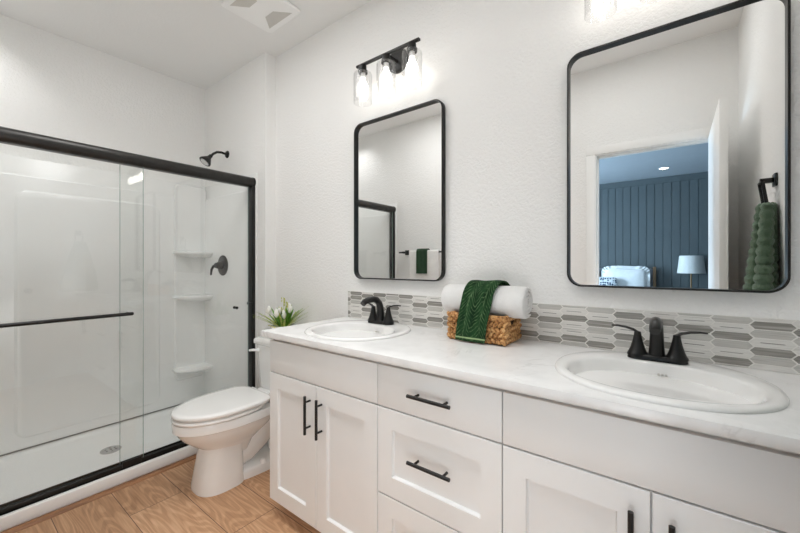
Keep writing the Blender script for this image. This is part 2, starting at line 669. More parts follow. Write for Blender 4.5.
for (a, b_, c, e) in ((WY0, WY0 + .05, WZ0, WZ1), (WY1 - .05, WY1, WZ0, WZ1), (WY0, WY1, WZ0, WZ0 + .05), (WY0, WY1, WZ1 - .05, WZ1),
                      ((WY0 + WY1) / 2 - .025, (WY0 + WY1) / 2 + .025, WZ0, WZ1)):
    wf.box(BXL - .08, BXL - .02, a, b_, c, e, .004)
win = struct(wf, 'window_1', M['trim'], 'white bedroom window frame', 'window')

# ------------------------------------------------------------------ shower enclosure
sh = thing('shower_stall', (-2.87, -.85, 0), 'white acrylic shower stall with moulded back panel and corner shelves', 'shower stall')
pan = MB()
# curb, floor with coved edges
YB0, YB1 = -1.622, YH - .002
pan.box(XC - .105, XC, YB0, YB1, .0, .070, .008, 3)
prof = [(-3.287, 0.001), (-3.287, .060), (-3.266, .058), (-3.250, .045), (-3.22, .032), (-3.17, .026), (-2.60, .024), (-2.54, .03), (-2.53, .001)]
pan.prism([(p[0], p[1]) for p in prof], 'y', YB0, YB1)
pan.build('shower_pan', M['acrylic_pan'], sh)
sur = MB()
ZS, ZT = .062, 1.905
ZR = 1.79
sur.box(-3.287, -3.272, YB0, YB1, ZS, ZT, .003)
sur.box(-3.287, -3.262, YB0, YB1, ZS, ZR, .007, 3)
sur.box(-3.287, XC + .002, YB1 - .010, YB1, ZS + .006, ZT, .003)
sur.box(-3.287, -2.545, YB1 - .020, YB1, ZS, ZR, .007, 3)
sur.box(-3.287, XC + .002, YB0, YB0 + .010, ZS + .006, ZT, .003)
sur.box(-3.287, -2.545, YB0, YB0 + .020, ZS, ZR, .007, 3)
# raised panel on the back wall
outer = rrect(-1.245, -.445, .125, 1.70, .07)
inner = rrect(-1.230, -.460, .140, 1.685, .06)
sur.loft([[(-3.263, p[0], p[1]) for p in outer], [(-3.250, p[0], p[1]) for p in inner]])
# corner column behind the shelves
outer = rrect(-.345, -.100, .26, 1.895, .04)
inner = rrect(-.335, -.100, .27, 1.885, .035)
sur.loft([[(-3.263, p[0], p[1]) for p in outer], [(-3.246, p[0], p[1]) for p in inner]])
sur.build('shower_surround', M['acrylic'], sh)
MB().box(-3.268, -3.258, YB0 + .015, YB1 - .015, .0585, .0635).box(-3.26, -2.55, YB1 - .0215, YB1 - .018, .0585, .0635).build('seam', M['seam'], sh)['label'] = 'grey seam line between pan and surround'
for z in (1.327, .962, .365):
    s_ = MB()
    rings = []
    for dz, k in ((-.045, .62), (-.030, .86), (-.012, 1.0), (0, 1.0), (.007, .97), (.009, .90)):
        ring = [(-3.255, -.103, z + dz)]
        for i in range(17):
            a = i / 16
            # bowed ledge from the back wall to the side wall
            th = a * PI / 2
            ex = abs(math.cos(th)) ** .75
            ey = abs(math.sin(th)) ** .75
            ring.append((-3.255 + .155 * k * ey, -.103 - .255 * k * ex, z + dz))
        rings.append(ring)
    s_.loft(rings)
    s_.build('corner_shelf', M['acrylic'], sh)
dr = MB()
dr.lathe((-2.90, -.85, .0245), [(.056, 0), (.056, .003), (.048, .005), (.001, .005)], 32)
dobj = dr.build('drain', M['chrome'], sh)
dh = MB()
for i in range(6):
    a = i * PI / 3
    dh.cyl((-2.90 + .028 * math.cos(a), -.85 + .028 * math.sin(a), .029), (-2.90 + .028 * math.cos(a), -.85 + .028 * math.sin(a), .0304), .006, 10)
dh.cyl((-2.90, -.85, .029), (-2.90, -.85, .0304), .008, 12)
dh.build('drain_hole', M['seam'], dobj)

XG = -2.495
sd = thing('shower_door', (XG, -.85, .07), 'sliding glass shower door with dark bronze header rail and track', 'shower door')
hd = MB()
hp = [(XG + .032 * math.cos(a), 1.836 + .036 * math.sin(a)) for a in [math.radians(t) for t in range(-80, 81, 10)]]
hp = [(p[0] + .004, p[1]) for p in hp] + [(XG - .03, 1.870), (XG - .03, 1.802)]
hd.prism(hp, 'y', -1.622, YH - .024)
hd.build('header_rail', M['bronze'], sd, angle=30)
hp2 = [((p[0] - XG) * 1.06 + XG, (p[1] - 1.836) * 1.05 + 1.836) for p in hp]
MB().prism(hp2, 'y', YH - .026, YH - .0125).prism(hp2, 'y', -1.622, -1.608).build('rail_end_cap', M['black'], sd, angle=30)
tr = MB()
tr.box(XG - .030, XG + .030, -1.610, YH - .012, .0705, .082, .002)
tr.box(XG + .022, XG + .030, -1.610, YH - .012, .0705, .099, .002)
tr.box(XG - .004, XG + .004, -1.610, YH - .012, .0705, .093, .001)
tr.box(XG - .030, XG - .022, -1.610, YH - .012, .0705, .096, .001)
tr.build('bottom_track', M['black'], sd)
for y0, y1 in ((YH - .040, YH - .0125), (-1.6095, -1.582)):
    MB().box(XG - .030, XG + .030, y0, y1, .083, 1.803, .003).build('wall_jamb', M['black'], sd)
MB().box(XG + .028, XG + .036, -.905, -.815, .082, .115, .002).build('door_guide', M['black'], sd)


def panel(xg, y0, y1):
    g = MB()
    g.box(xg - .003, xg + .003, y0, y1, .088, 1.815)
    o = g.build('glass_panel', M['glass'], sd)
    e = MB()
    e.box(xg - .0032, xg + .0032, y1 - .0012, y1 + .0006, .09, 1.81)
    e.box(xg - .0032, xg + .0032, y0 - .0006, y0 + .0012, .09, 1.81)
    e.build('glass_edge', M['glass_edge'], o)
    return o


front = panel(XG + .014, -1.580, -.800)
backp = panel(XG - .014, -.905, -.130)
br = MB()
br.tube([(XG + .062, -1.50, .95), (XG + .062, -.872, .95), (XG + .058, -.866, .95)], .0095, 14)
br.cyl((XG + .017, -.880, .95), (XG + .062, -.880, .95), .008, 12)
br.cyl((XG + .017, -1.49, .95), (XG + .062, -1.49, .95), .008, 12)
br.build('towel_rail', M['black'], front)['label'] = 'black towel rail across the outer glass'
kn = MB()
kn.lathe((XG - .011, -.225, .915), [(.004, 0), (.004, .008), (.010, .010), (.010, .018), (.001, .0185)], 14, 'x')
kn.lathe((XG - .017, -.225, .915), [(.004, 0), (.004, -.008), (.010, -.010), (.010, -.018), (.001, -.0185)], 14, 'x')
kn.build('pull_knob', M['black'], backp)['label'] = 'small black pull knob'
MB().box(XG - .034, XG + .038, YH - .045, YH - .038, .928, .946, .003).build('bumper', M['black'], sd)

h = thing('showerhead', (-2.90, YH, 2.125), 'black shower head on a bent arm high on the wall above the shower', 'shower head')
MB().lathe((-2.90, YH, 2.125), [(.030, 0), (.030, -.004), (.024, -.011), (.012, -.014), (.001, -.014)], 24, 'y').build('flange', M['black'], h)
arm = [(-2.90, YH - .010, 2.125), (-2.90, YH - .05, 2.130), (-2.90, YH - .085, 2.124), (-2.90, YH - .115, 2.103), (-2.90, YH - .135, 2.078)]
MB().tube(arm, .0095, 14).build('arm', M['black'], h)
c0 = Vector((-2.90, YH - .135, 2.080))
dv = Vector((0, -.62, -.78)).normalized()
hs = MB()
hs.ball(c0, .015)
hs.tube([c0 + dv * t for t in (0.0, .02, .035, .062, .070, .074)], [.013, .018, .028, .045, .046, .042], 26)
hs.build('spray_head', M['black'], h)
MB().tube([c0 + dv * .0735, c0 + dv * .0755], [.034, .032], 22).build('spray_face', M['chrome'], h)

v = thing('shower_valve', (-2.93, YB1 - .020, 1.218), 'black round shower valve with lever handle on the shower wall', 'shower valve')
yv = YB1 - .0205
MB().lathe((-2.93, yv, 1.218), [(.083, 0), (.083, -.004), (.072, -.010), (.046, -.014), (.001, -.014)], 36, 'y').build('escutcheon', M['bronze'], v)
lv = MB()
lv.lathe((-2.93, yv - .012, 1.218), [(.034, 0), (.027, -.03), (.019, -.052), (.001, -.054)], 24, 'y')
lv.tube([(-2.93, yv - .050, 1.218), (-2.955, yv - .064, 1.212), (-2.972, yv - .072, 1.185), (-2.977, yv - .074, 1.140)], [.013, .011, .009, .007], 12)
lv.build('lever', M['bronze'], v)

# ------------------------------------------------------------------ toilet
TX = -2.045
t = thing('toilet', (TX, -.40, 0), 'white two-piece toilet with closed lid between the shower and vanity', 'toilet')


def egg(yb, yf, hw, z, n=48, wide=.42, pb=2.8, pf=2.1):
    yc = yb + (yf - yb) * wide
    out = []
    for i in range(n):
        a = 2 * PI * i / n
        s_, c_ = math.sin(a), math.cos(a)
        p = pf if c_ > 0 else pb
        sx = math.copysign(abs(s_) ** (2 / p), s_)
        cy = math.copysign(abs(c_) ** (2 / p), c_)
        y = yc + (yf - yc) * cy if c_ > 0 else yc + (yb - yc) * (-cy)
        out.append((TX + hw * sx, y, z))
    return out


bo = MB()
bo.loft([egg(-.42, -.60, .085, .16), egg(-.39, -.655, .100, .215), egg(-.35, -.705, .130, .252), egg(-.30, -.750, .158, .290),
         egg(-.27, -.778, .174, .325), egg(-.26, -.790, .179, .346), egg(-.255, -.794, .181, .3495), egg(-.25, -.801, .1855, .352), egg(-.25, -.803, .186, .390), egg(-.252, -.799, .183, .398)])
# pedestal column
bo.loft([egg(-.46, -.702, .122, .0, pb=3.5, pf=2.6), egg(-.46, -.704, .121, .02, pb=3.5, pf=2.6), egg(-.46, -.690, .112, .10, pb=3.5, pf=2.6),
         egg(-.46, -.676, .104, .18, pb=3.5, pf=2.5), egg(-.45, -.668, .103, .23, pb=3.5), egg(-.42, -.672, .112, .27)])
# base flange and trapway
bo.loft([egg(-.10, -.60, .120, .0, pb=4), egg(-.10, -.60, .120, .042, pb=4), egg(-.11, -.59, .108, .055, pb=4)])
bo.tube([(TX, -.50, .10), (TX, -.43, .125), (TX, -.36, .175), (TX, -.30, .235), (TX, -.25, .275), (TX, -.20, .27), (TX, -.165, .20), (TX, -.16, .05)],
        [.070, .080, .088, .095, .098, .095, .088, .088], 22)
bo.loft([egg(-.06, -.30, .11, .315, pb=4), egg(-.05, -.34, .135, .335, pb=4), egg(-.045, -.38, .165, .38, pb=4), egg(-.045, -.38, .17, .398, pb=4)])
bo.build('bowl', M['porcelain'], t, angle=50)
MB().loft([egg(-.335, -.799, .180, .4005), egg(-.33, -.804, .186, .406), egg(-.33, -.804, .186, .414), egg(-.335, -.799, .181, .4190)]).build('seat', M['porcelain'], t, angle=50)
ld = MB()
ld.loft([egg(-.345, -.774, .160, .4195, pb=4.5), egg(-.345, -.776, .162, .4265, pb=4.5), egg(-.323, -.801, .185, .4285, pb=4.5), egg(-.322, -.804, .188, .432, pb=4.5), egg(-.322, -.804, .188, .446, pb=4.5),
         egg(-.326, -.799, .183, .4505, pb=4.5), egg(-.345, -.775, .160, .4525, pb=4.5)])
for sx in (-.075, .075):
    ld.cyl((TX + sx - .022, -.312, .432), (TX + sx + .022, -.312, .432), .013, 14)
    ld.box(TX + sx - .014, TX + sx + .014, -.335, -.300, .3985, .432, .003)
ld.build('lid', M['porcelain'], t, angle=50)


def rb(x0, x1, y0, y1, z, r):
    return [(p[0], p[1], z) for p in rrect(x0, x1, y0, y1, r, 6)]


tk = MB()
tk.loft([rb(TX - .185, TX + .185, -.205, -.035, .400, .03), rb(TX - .19, TX + .19, -.212, -.03, .43, .035), rb(TX - .208, TX + .208, -.226, -.022, .692, .035)])
tk.build('tank', M['porcelain'], t)
tl = MB()
tl.loft([rb(TX - .214, TX + .214, -.233, -.018, .6925, .03), rb(TX - .222, TX + .222, -.241, -.014, .700, .03), rb(TX - .222, TX + .222, -.241, -.014, .722, .03),
         rb(TX - .216, TX + .216, -.235, -.018, .733, .03), rb(TX - .20, TX + .20, -.22, -.03, .737, .03)])
tl.build('tank_lid', M['porcelain'], t, angle=50)
fl = MB()
fl.lathe((TX - .165, -.2255, .655), [(.014, 0), (.014, -.008), (.008, -.012), (.001, -.013)], 16, 'y')
fl.tube([(TX - .165, -.236, .655), (TX - .195, -.246, .654), (TX - .235, -.250, .646)], [.008, .009, .007], 12)
fl.build('flush_lever', M['white_plastic'], t)
for sx in (-1, 1):
    MB().lathe((TX + sx * .104, -.36, .050), [(.017, 0), (.017, .012), (.012, .022), (.001, .025)], 18).build('bolt_cap', M['white_plastic'], t)

# flower pot standing on the tank lid
PX, PY = -2.075, -.125
pz = .737
fp = thing('flower_pot', (PX, PY, pz), 'white bowl of white tulips and grassy leaves on the toilet tank', 'plant')
pp = MB()
pp.lathe((PX, PY, pz), [(.001, .0005), (.045, .0005), (.062, .014), (.078, .042), (.082, .066), (.078, .083), (.072, .085), (.070, .073), (.001, .066)], 32)
pp.build('pot', M['porcelain'], fp)
random.seed(11)


def blade(mb, base, az, lean, length, width, curl=.35):
    pts, ws = [], []
    d0 = Vector((math.cos(az), math.sin(az), 0))
    side = Vector((-math.sin(az), math.cos(az), 0))
    p = Vector(base)
    ang = lean
    n = 7
    L, R_, Mi = [], [], []
    for i in range(n):
        f = i / (n - 1)
        wd = width * (math.sin(PI * min(1, f * .85 + .15)) ** .7) * (1 - f * .35)
        if i == n - 1:
            wd = width * .05
        nrm = Vector((0, 0, 1)).cross(side)
        L.append(p - side * wd)
        R_.append(p + side * wd)
        Mi.append(p - d0 * wd * .35)
        dirv = d0 * math.sin(ang) + Vector((0, 0, 1)) * math.cos(ang)
        p = p + dirv * (length / (n - 1))
        ang += curl / n
    rings = [[a, m, c, m + d0 * .0012] for a, m, c in zip(L, Mi, R_)]
    mb.loft(rings)


for i in range(14):
    a = i * 2.4 + .3
    m_ = MB()
    blade(m_, (PX + .02 * math.cos(a), PY + .02 * math.sin(a), pz + .067), a, random.uniform(.10, .55), random.uniform(.115, .165), .023)
    m_.build('leaf', M['leaf'], fp)
for i in range(22):
    a = i * 2.399
    m_ = MB()
    blade(m_, (PX + .03 * math.cos(a), PY + .03 * math.sin(a), pz + .067), a, random.uniform(.60, 1.08), random.uniform(.18, .25), .0075, .35)
    m_.build('grass_blade', M['blade'], fp)
for i in range(9):
    a = i * 2.4 + .9
    ln_ = random.uniform(.03, .095)
    tip = Vector((PX + ln_ * math.cos(a), PY + ln_ * math.sin(a), pz + random.uniform(.105, .180)))
    st = MB().tube([(PX + .015 * math.cos(a), PY + .015 * math.sin(a), pz + .067), ((PX + tip.x) / 2, (PY + tip.y) / 2, pz + .10), tip], .0028, 8).build('stem', M['leaf'], fp)
    bl = MB()
    bl.lathe(tip, [(.003, -.006), (.012, .004), (.016, .018), (.015, .033), (.0085, .046), (.001, .053)], 12)
    bl.build('tulip', M['petal'], fp)
sg = MB()
for i in range(3):
    for k in range(6):
        b0 = Vector((PX + (.03, -.03, .0)[i] + .012 * math.cos(k * 2.1), PY + .012 * math.sin(k * 2.1), pz + (.21, .17, .235)[i] + k * .006))
        sg.ball(b0, .004, .004, .007, 8, 6)
    sg.tube([(PX, PY, pz + .067), (PX + (.03, -.03, .0)[i], PY, pz + (.245, .205, .27)[i])], .0018, 6)
for i in range(5):
    a = 2.2 + i * .9
    q0 = Vector((PX + .085 * math.cos(a), PY + .085 * math.sin(a), pz + .078))
    sg.tube([(PX + .04 * math.cos(a), PY + .04 * math.sin(a), pz + .067), q0], .0016, 6)
    for k in range(3):
        sg.ball((q0.x + .008 * math.cos(k * 2), q0.y + .008 * math.sin(k * 2), q0.z + .004 * k), .005, .005, .005, 8, 6)
sg.build('bud_spray', M['bud'], fp)

# ------------------------------------------------------------------ vanity cabinets
YD = -.552      # front of the doors
YFR = -.533     # face frame


def shaker(mb, x0, x1, z0, z1, st=.066, rail=.072):
    """frame-and-panel front with a chamfered inner edge"""
    y0, y1 = YD, YFR - .0005
    t_ = .0115
    o = [(x0, z0), (x1, z0), (x1, z1), (x0, z1)]
    i1 = [(x0 + st, z0 + rail), (x1 - st, z0 + rail), (x1 - st, z1 - rail), (x0 + st, z1 - rail)]
    c = .005
    i2 = [(x0 + st + c, z0 + rail + c), (x1 - st - c, z0 + rail + c), (x1 - st - c, z1 - rail - c), (x0 + st + c, z1 - rail - c)]
    e = .0015
    o2 = [(x0 + e, z0 + e), (x1 - e, z0 + e), (x1 - e, z1 - e), (x0 + e, z1 - e)]
    P = lambda pts, y: [(p[0], y, p[1]) for p in pts]
    mb.loft([P(o, y1), P(o, y0 + e), P(o2, y0), P(i1, y0), P(i1, y0 + .004), P(i2, y0 + t_)])


def slab(mb, x0, x1, z0, z1):
    mb.box(x0, x1, YD, YFR - .0005, z0, z1, .002)


def pull(mb, x0, z0, x1, z1):
    """black bar pull between two ends, on two posts"""
    a, b_ = Vector((x0, YD - .030, z0)), Vector((x1, YD - .030, z1))
    mb.cyl(a, b_, .0062, 16)
    for f in (.16, .84):
        p = a.lerp(b_, f)
        mb.cyl((p.x, YD + .0005, p.z), (p.x, YD - .030, p.z), .0045, 12)


def carcass(x0, x1, root):
    c = MB()
    t_ = .018
    c.box(x0, x0 + t_, YFR, -.001, .088, .866, .001)
    c.box(x1 - t_, x1, YFR, -.001, .088, .866, .001)
    c.box(x0 + t_, x1 - t_, YFR, -.001, .088, .106)
    c.box(x0 + t_, x1 - t_, -.012, -.001, .106, .866)
    for za, zb in ((.106, .14), (.685, .725), (.83, .866)):
        c.box(x0 + t_, x1 - t_, YFR, YFR + .018, za, zb)
    c.box((x0 + x1) / 2 - .03, (x0 + x1) / 2 + .03, YFR, YFR + .018, .14, .685)
    c.box(x0 + .002, x1 - .002, -.475, -.001, .0005, .0885)
    return c.build('carcass', M['cabinet'], root)


def gapstrip(x0, x1, root):
    MB().box(x0 + .001, x1 - .001, YFR - .001, YFR + .02, .8665, .8765).build('gap_shade_strip', M['gap_shade'], root)  # dark strip closing the gap, its colour stands in for shade


ZD0, ZD1, ZF0, ZF1 = .086, .7045, .7095, .8600
g1 = 'white shaker base cabinets under the counter'
S0, S1, S2, S3 = -1.575, -.876, -.396, .334


def sinkbase(x0, x1, label, xd0=None):
    r = thing('vanity_cabinet', ((x0 + x1) / 2, -.28, 0), label, 'cabinet', g1)
    carcass(x0, x1, r)
    gapstrip(x0, x1, r)
    m_ = MB()
    slab(m_, x0 + .002, x1 - .002, ZF0, ZF1)
    m_.build('false_front', M['cabinet'], r)
    xm = (x0 + x1) / 2 if xd0 is None else xd0
    for a, b_, hx in ((x0 + .002, xm - .002, xm - .038), (xm + .002, x1 - .002, xm + .038)):
        m_ = MB()
        shaker(m_, a, b_, ZD0, ZD1)
        d_ = m_.build('door', M['cabinet'], r)
        m_ = MB()
        pull(m_, hx, .495, hx, .660)
        m_.build('handle', M['black'], d_)
    return r


sinkbase(S0, S1, 'white two-door vanity cabinet under the left sink, beside the toilet', -1.2265)
sinkbase(S2, S3, 'white two-door vanity cabinet under the right sink', -.040)
r = thing('vanity_cabinet', ((S1 + S2) / 2, -.28, 0), 'white vanity cabinet of three drawers between the two sinks', 'cabinet', g1)
carcass(S1, S2, r)
gapstrip(S1, S2, r)
for k, (z0, z1) in enumerate(((ZF0, ZF1), (.389, ZD1), (ZD0, .3845))):
    m_ = MB()
    if k == 0:
        slab(m_, S1 + .002, S2 - .002, z0, z1)
    else:
        shaker(m_, S1 + .002, S2 - .002, z0, z1)
    d_ = m_.build('drawer', M['cabinet'], r)
    m_ = MB()
    zc_ = (z0 + z1) / 2 if k == 0 else (z0 + z1) / 2 + .012
    pull(m_, (S1 + S2) / 2 - .082, zc_, (S1 + S2) / 2 + .082, zc_)
    m_.build('handle', M['black'], d_)

# ------------------------------------------------------------------ countertop with sink cut-outs
SX = (-1.234, -.043)
SY = -.280


def oval(cx, cy, rx, ry, n=64, p=2.15):
    out = []
    for i in range(n):
        a = 2 * PI * i / n
        s_, c_ = math.sin(a), math.cos(a)
        out.append((cx + rx * math.copysign(abs(c_) ** (2 / p), c_), cy + ry * math.copysign(abs(s_) ** (2 / p), s_)))
    return out


b = bmesh.new()
edges = []
for poly in ([(-1.609, -.577), (XR - .001, -.577), (XR - .001, -.0015), (-1.609, -.0015)], oval(SX[0], SY, .235, .225), oval(SX[1], SY, .235, .225)):
    vs = [b.verts.new((p[0], p[1], CT)) for p in poly]
    for i in range(len(vs)):
        edges.append(b.edges.new((vs[i], vs[(i + 1) % len(vs)])))
bmesh.ops.triangle_fill(b, use_beauty=True, use_dissolve=False, edges=edges, normal=(0, 0, 1))
ex = bmesh.ops.extrude_face_region(b, geom=list(b.faces))
for vv in ex['geom']:
    if isinstance(vv, bmesh.types.BMVert):
        vv.co.z = .877
bmesh.ops.recalc_face_normals(b, faces=list(b.faces))
be = [e for e in b.edges if all(abs(v_.co.y + .577) < 1e-6 for v_ in e.verts) and abs(e.verts[0].co.z - e.verts[1].co.z) < 1e-6]
bmesh.ops.bevel(b, geom=be, offset=.0025, segments=2, profile=.5, affect='EDGES')
ct = MB()
ct._merge(b)
tag(ct.build('countertop', M['quartz'], None, (-.64, -.29, CT)), 'long white quartz countertop with faint grey veins holding both sinks', 'countertop')

# ------------------------------------------------------------------ sinks


def make_sink(cx, rx, label):
    r = thing('sink', (cx, SY, CT), label, 'sink', 'oval drop-in sinks')
    m_ = MB()

    def ring(rx_, ry, z, cy=SY, p=2.15):
        return [(q[0], q[1], z) for q in oval(cx, cy, rx_, ry, 72, p)]
    iy = -.318
    ix = rx - .042
    prof = [(1.0, CT + .0065), (.985, CT + .001), (.965, CT - .012), (.935, CT - .032), (.88, CT - .062), (.79, CT - .095), (.66, CT - .122), (.48, CT - .141), (.28, CT - .150), (.11, CT - .153)]
    m_.loft([ring(.228, .216, CT - .03), ring(.228, .216, CT + .0006), ring(rx, .254, CT + .0006), ring(rx + .0005, .2545, CT + .004), ring(rx - .003, .251, CT + .009), ring(rx - .012, .242, CT + .0115),
             ring(rx - .026, .215, CT + .0112, -.292), ring(ix + .007, .179, CT + .0098, iy)] + [ring(ix * k, .173 * k, z, iy) for k, z in prof], caps=True)
    m_.build('basin', M['porcelain'], r, angle=60)
    m_ = MB()
    m_.lathe((cx, iy, CT - .1525), [(.022, 0), (.022, .002), (.017, .003), (.016, .006), (.001, .007)], 24)
    m_.build('drain', M['chrome'], r)
    ov = MB()
    for k in (-1, 0, 1):
        ov.tube([(cx + .016 + k * .010 - .003, iy + .1625, CT - .024), (cx + .016 + k * .010 + .003, iy + .1625, CT - .024)], .0036, 8)
    ov.build('overflow_slot', M['vent'], r)
    return r


make_sink(SX[0], .250, 'white oval drop-in sink under the left mirror')
make_sink(SX[1], .266, 'white oval drop-in sink under the right mirror')

# ------------------------------------------------------------------ faucets


def make_faucet(cx, label):
    y = -.110
    z = CT + .0118
    r = thing('faucet', (cx, y, z), label, 'faucet', 'black centerset faucets')
    m_ = MB()
    m_.loft([[(cx + p[0], y + p[1], z + h_) for p in rrect(-a, a, -c, c, c - .001, 8)] for h_, a, c in ((0, .082, .029), (.004, .082, .029), (.012, .078, .026), (.016, .074, .023))])
    m_.build('base', M['black'], r, angle=50)
    m_ = MB()
    pts = [(cx, y, z + .010), (cx, y - .001, z + .050), (cx, y - .004, z + .084), (cx, y - .014, z + .109), (cx, y - .035, z + .127), (cx, y - .065, z + .133), (cx, y - .098, z + .131), (cx, y - .127, z + .122), (cx, y - .138, z + .113)]
    m_.tube(pts, [.0235, .0205, .019, .018, .0172, .0165, .016, .0155, .0145], 20, flat=(1.0, 1.0))
    m_.build('spout', M['black'], r, angle=60)
    for s_ in (-1, 1):
        hx = cx + s_ * .0525
        m_ = MB()
        m_.lathe((hx, y, z + .010), [(.031, 0), (.0305, .004), (.0275, .010), (.0262, .0115), (.0255, .013), (.0205, .026), (.0150, .046), (.0112, .064), (.0095, .077), (.001, .080)], 24)
        lp = [(hx - s_ * .004, y, z + .082), (hx + s_ * .012, y + .001, z + .093), (hx + s_ * .034, y + .003, z + .099), (hx + s_ * .058, y + .004, z + .1015), (hx + s_ * .076, y + .005, z + .1005)]
        m_.tube(lp, [.0105, .0105, .0095, .0085, .0065], 12, flat=(.9, .42))
        m_.build('handle', M['black'], r, angle=60)
    return r


fa = make_faucet(-1.236, 'matte black two-handle faucet on the left sink')
dup(fa, (-.043, fa.location.y, fa.location.z), 'matte black two-handle faucet on the right sink')

# ------------------------------------------------------------------ backsplash mosaic
random.seed(5)
bs = MB()
BX0, BX1, BZ0, BZ1 = -1.587, XR - .001, CT + .0005, 1.0655
bs.box(BX0, BX1, -.0075, -.0006, BZ0, BZ1)
PX_, PZ_ = .0925, .0266
hl, hp_, hz = .0497, .0110, .0116


def clip(poly, ax, v, keep):
    out = []
    for i in range(len(poly)):
        a, c = poly[i], poly[(i + 1) % len(poly)]
        ia, ic = (a[ax] - v) * keep >= 0, (c[ax] - v) * keep >= 0
        if ia:
            out.append(a)
        if ia != ic:
            f = (v - a[ax]) / (c[ax] - a[ax])
            out.append((a[0] + (c[0] - a[0]) * f, a[1] + (c[1] - a[1]) * f))
    return out


col = 0
x = BX0 - .022
while x < BX1 + .06:
    off = PZ_ / 2 if col % 2 else 0
    ph = random.choice((0, 1, 2)) if col % 2 == 0 else ph + random.choice((0, 1, 1))
    for k in range(-1, 8):
        zc_ = BZ0 + k * PZ_ + off + .004
        poly = [(x - hl, zc_), (x - hl + hp_, zc_ - hz), (x + hl - hp_, zc_ - hz), (x + hl, zc_), (x + hl - hp_, zc_ + hz), (x - hl + hp_, zc_ + hz)]
        for ax, v_, kp in ((0, BX0 + .002, 1), (0, BX1 - .002, -1), (1, BZ0 + .001, 1), (1, BZ1 - .001, -1)):
            poly = clip(poly, ax, v_, kp) if poly else poly
        if len(poly) < 3:
            continue
        s3 = (k + ph) % 3
        if random.random() < .12:
            s3 = random.choice((0, 1, 2))
        bs.mi = 1 + s3
        bs.prism(poly, 'y', -.0085, -.007)
        if s3 == 1 and BX0 + .03 < x < BX1 - .03 and BZ0 + .004 < zc_ < BZ1 - .004:
            bs.mi = 1
            bs.prism([(x - .029, zc_), (x - .024, zc_ - .0012), (x + .024, zc_ - .0012), (x + .029, zc_), (x + .024, zc_ + .0012), (x - .024, zc_ + .0012)], 'y', -.0087, -.0083)
    x += PX_
    col += 1
tag(bs.build('backsplash', [M['grout'], M['tile_dark'], M['tile_white'], M['tile_mid']], None, (-.63, 0, CT), smooth=False),
    'low grey and white elongated hexagon mosaic backsplash above the countertop', 'backsplash')

# ------------------------------------------------------------------ mirrors


def make_mirror(x0, label):
    z0, z1, wd = 1.144, 2.0575, .611
    r = thing('mirror', (x0 + wd / 2, 0, z0), label, 'mirror', 'black framed wall mirrors')
    P = lambda pts, y: [(p[0], y, p[1]) for p in pts]
    o = rrect(x0, x0 + wd, z0, z1, .052, 10)
    i_ = rrect(x0 + .0065, x0 + wd - .0065, z0 + .0065, z1 - .0065, .046, 10)
    m_ = MB()
    m_.loft([P(o, -.001), P(o, -.029), P(rrect(x0 + .001, x0 + wd - .001, z0 + .001, z1 - .001, .051, 10), -.030), P(i_, -.030), P(i_, -.001)], caps=False, wrap=True)
    m_.build('frame', M['black'], r, angle=50)
    gl = rrect(x0 + .0063, x0 + wd - .0063, z0 + .0063, z1 - .0063, .046, 10)
    MB().loft([P(gl, -.0125), P(gl, -.002)]).build('mirror_glass', M['mirror'], r, smooth=False)
    return r


mi = make_mirror(-1.515, 'black framed rounded mirror over the left sink')
dup(mi, (-.3356 + .611 / 2, 0, 1.144), 'black framed rounded mirror over the right sink')

# ------------------------------------------------------------------ vanity lights


def make_light(cx, label):
    y, zb = -.112, 2.331
    r = thing('vanity_light', (cx, 0, zb), label, 'light', 'three-lamp vanity lights')
    MB().lathe((cx, -.001, zb + .012), [(.066, 0), (.066, -.012), (.060, -.019), (.001, -.021)], 36, 'y').build('backplate', M['black'], r)
    m_ = MB()
    m_.cyl((cx, -.018, zb + .004), (cx, y, zb), .009, 14)
    m_.box(cx - .212, cx + .212, y - .0085, y + .0085, zb - .006, zb + .006, .002)
    m_.build('bar', M['black'], r)
    for k in (-1, 0, 1):
        x_ = cx + k * .1665
        so = MB().lathe((x_, y, zb), [(.020, -.006), (.021, -.012), (.021, -.030), (.026, -.032), (.026, -.047), (.001, -.047)], 22).build('socket', M['black'], r)
        MB().lathe((x_, y, zb), [(.0135, -.0475), (.0135, -.074), (.001, -.075)], 16).build('bulb_base', M['white_plastic'], so)
        s2 = MB()
        ro, ri = .051, .0490
        s2.lathe((x_, y, zb), [(.024, -.0472), (ro - .008, -.0472), (ro - .001, -.050), (ro, -.056), (ro, -.212), (ri, -.212), (ri, -.057), (ri - .004, -.0505), (.024, -.0492)], 36, caps=False)
        s2.build('glass_shade', M['shade'], r)
        MB().lathe((x_, y, zb), [(.013, -.0755), (.0145, -.088), (.0195, -.100), (.0265, -.113), (.0295, -.128), (.0275, -.143), (.0195, -.155), (.009, -.1605), (.001, -.1615)], 22).build('bulb', M['bulb'], r)
    return r


vl = make_light(-1.197, 'black bar vanity light with three clear glass shades above the left mirror')
dup(vl, (-.040, 0, 2.336), 'black bar vanity light with clear glass shades above the right mirror')

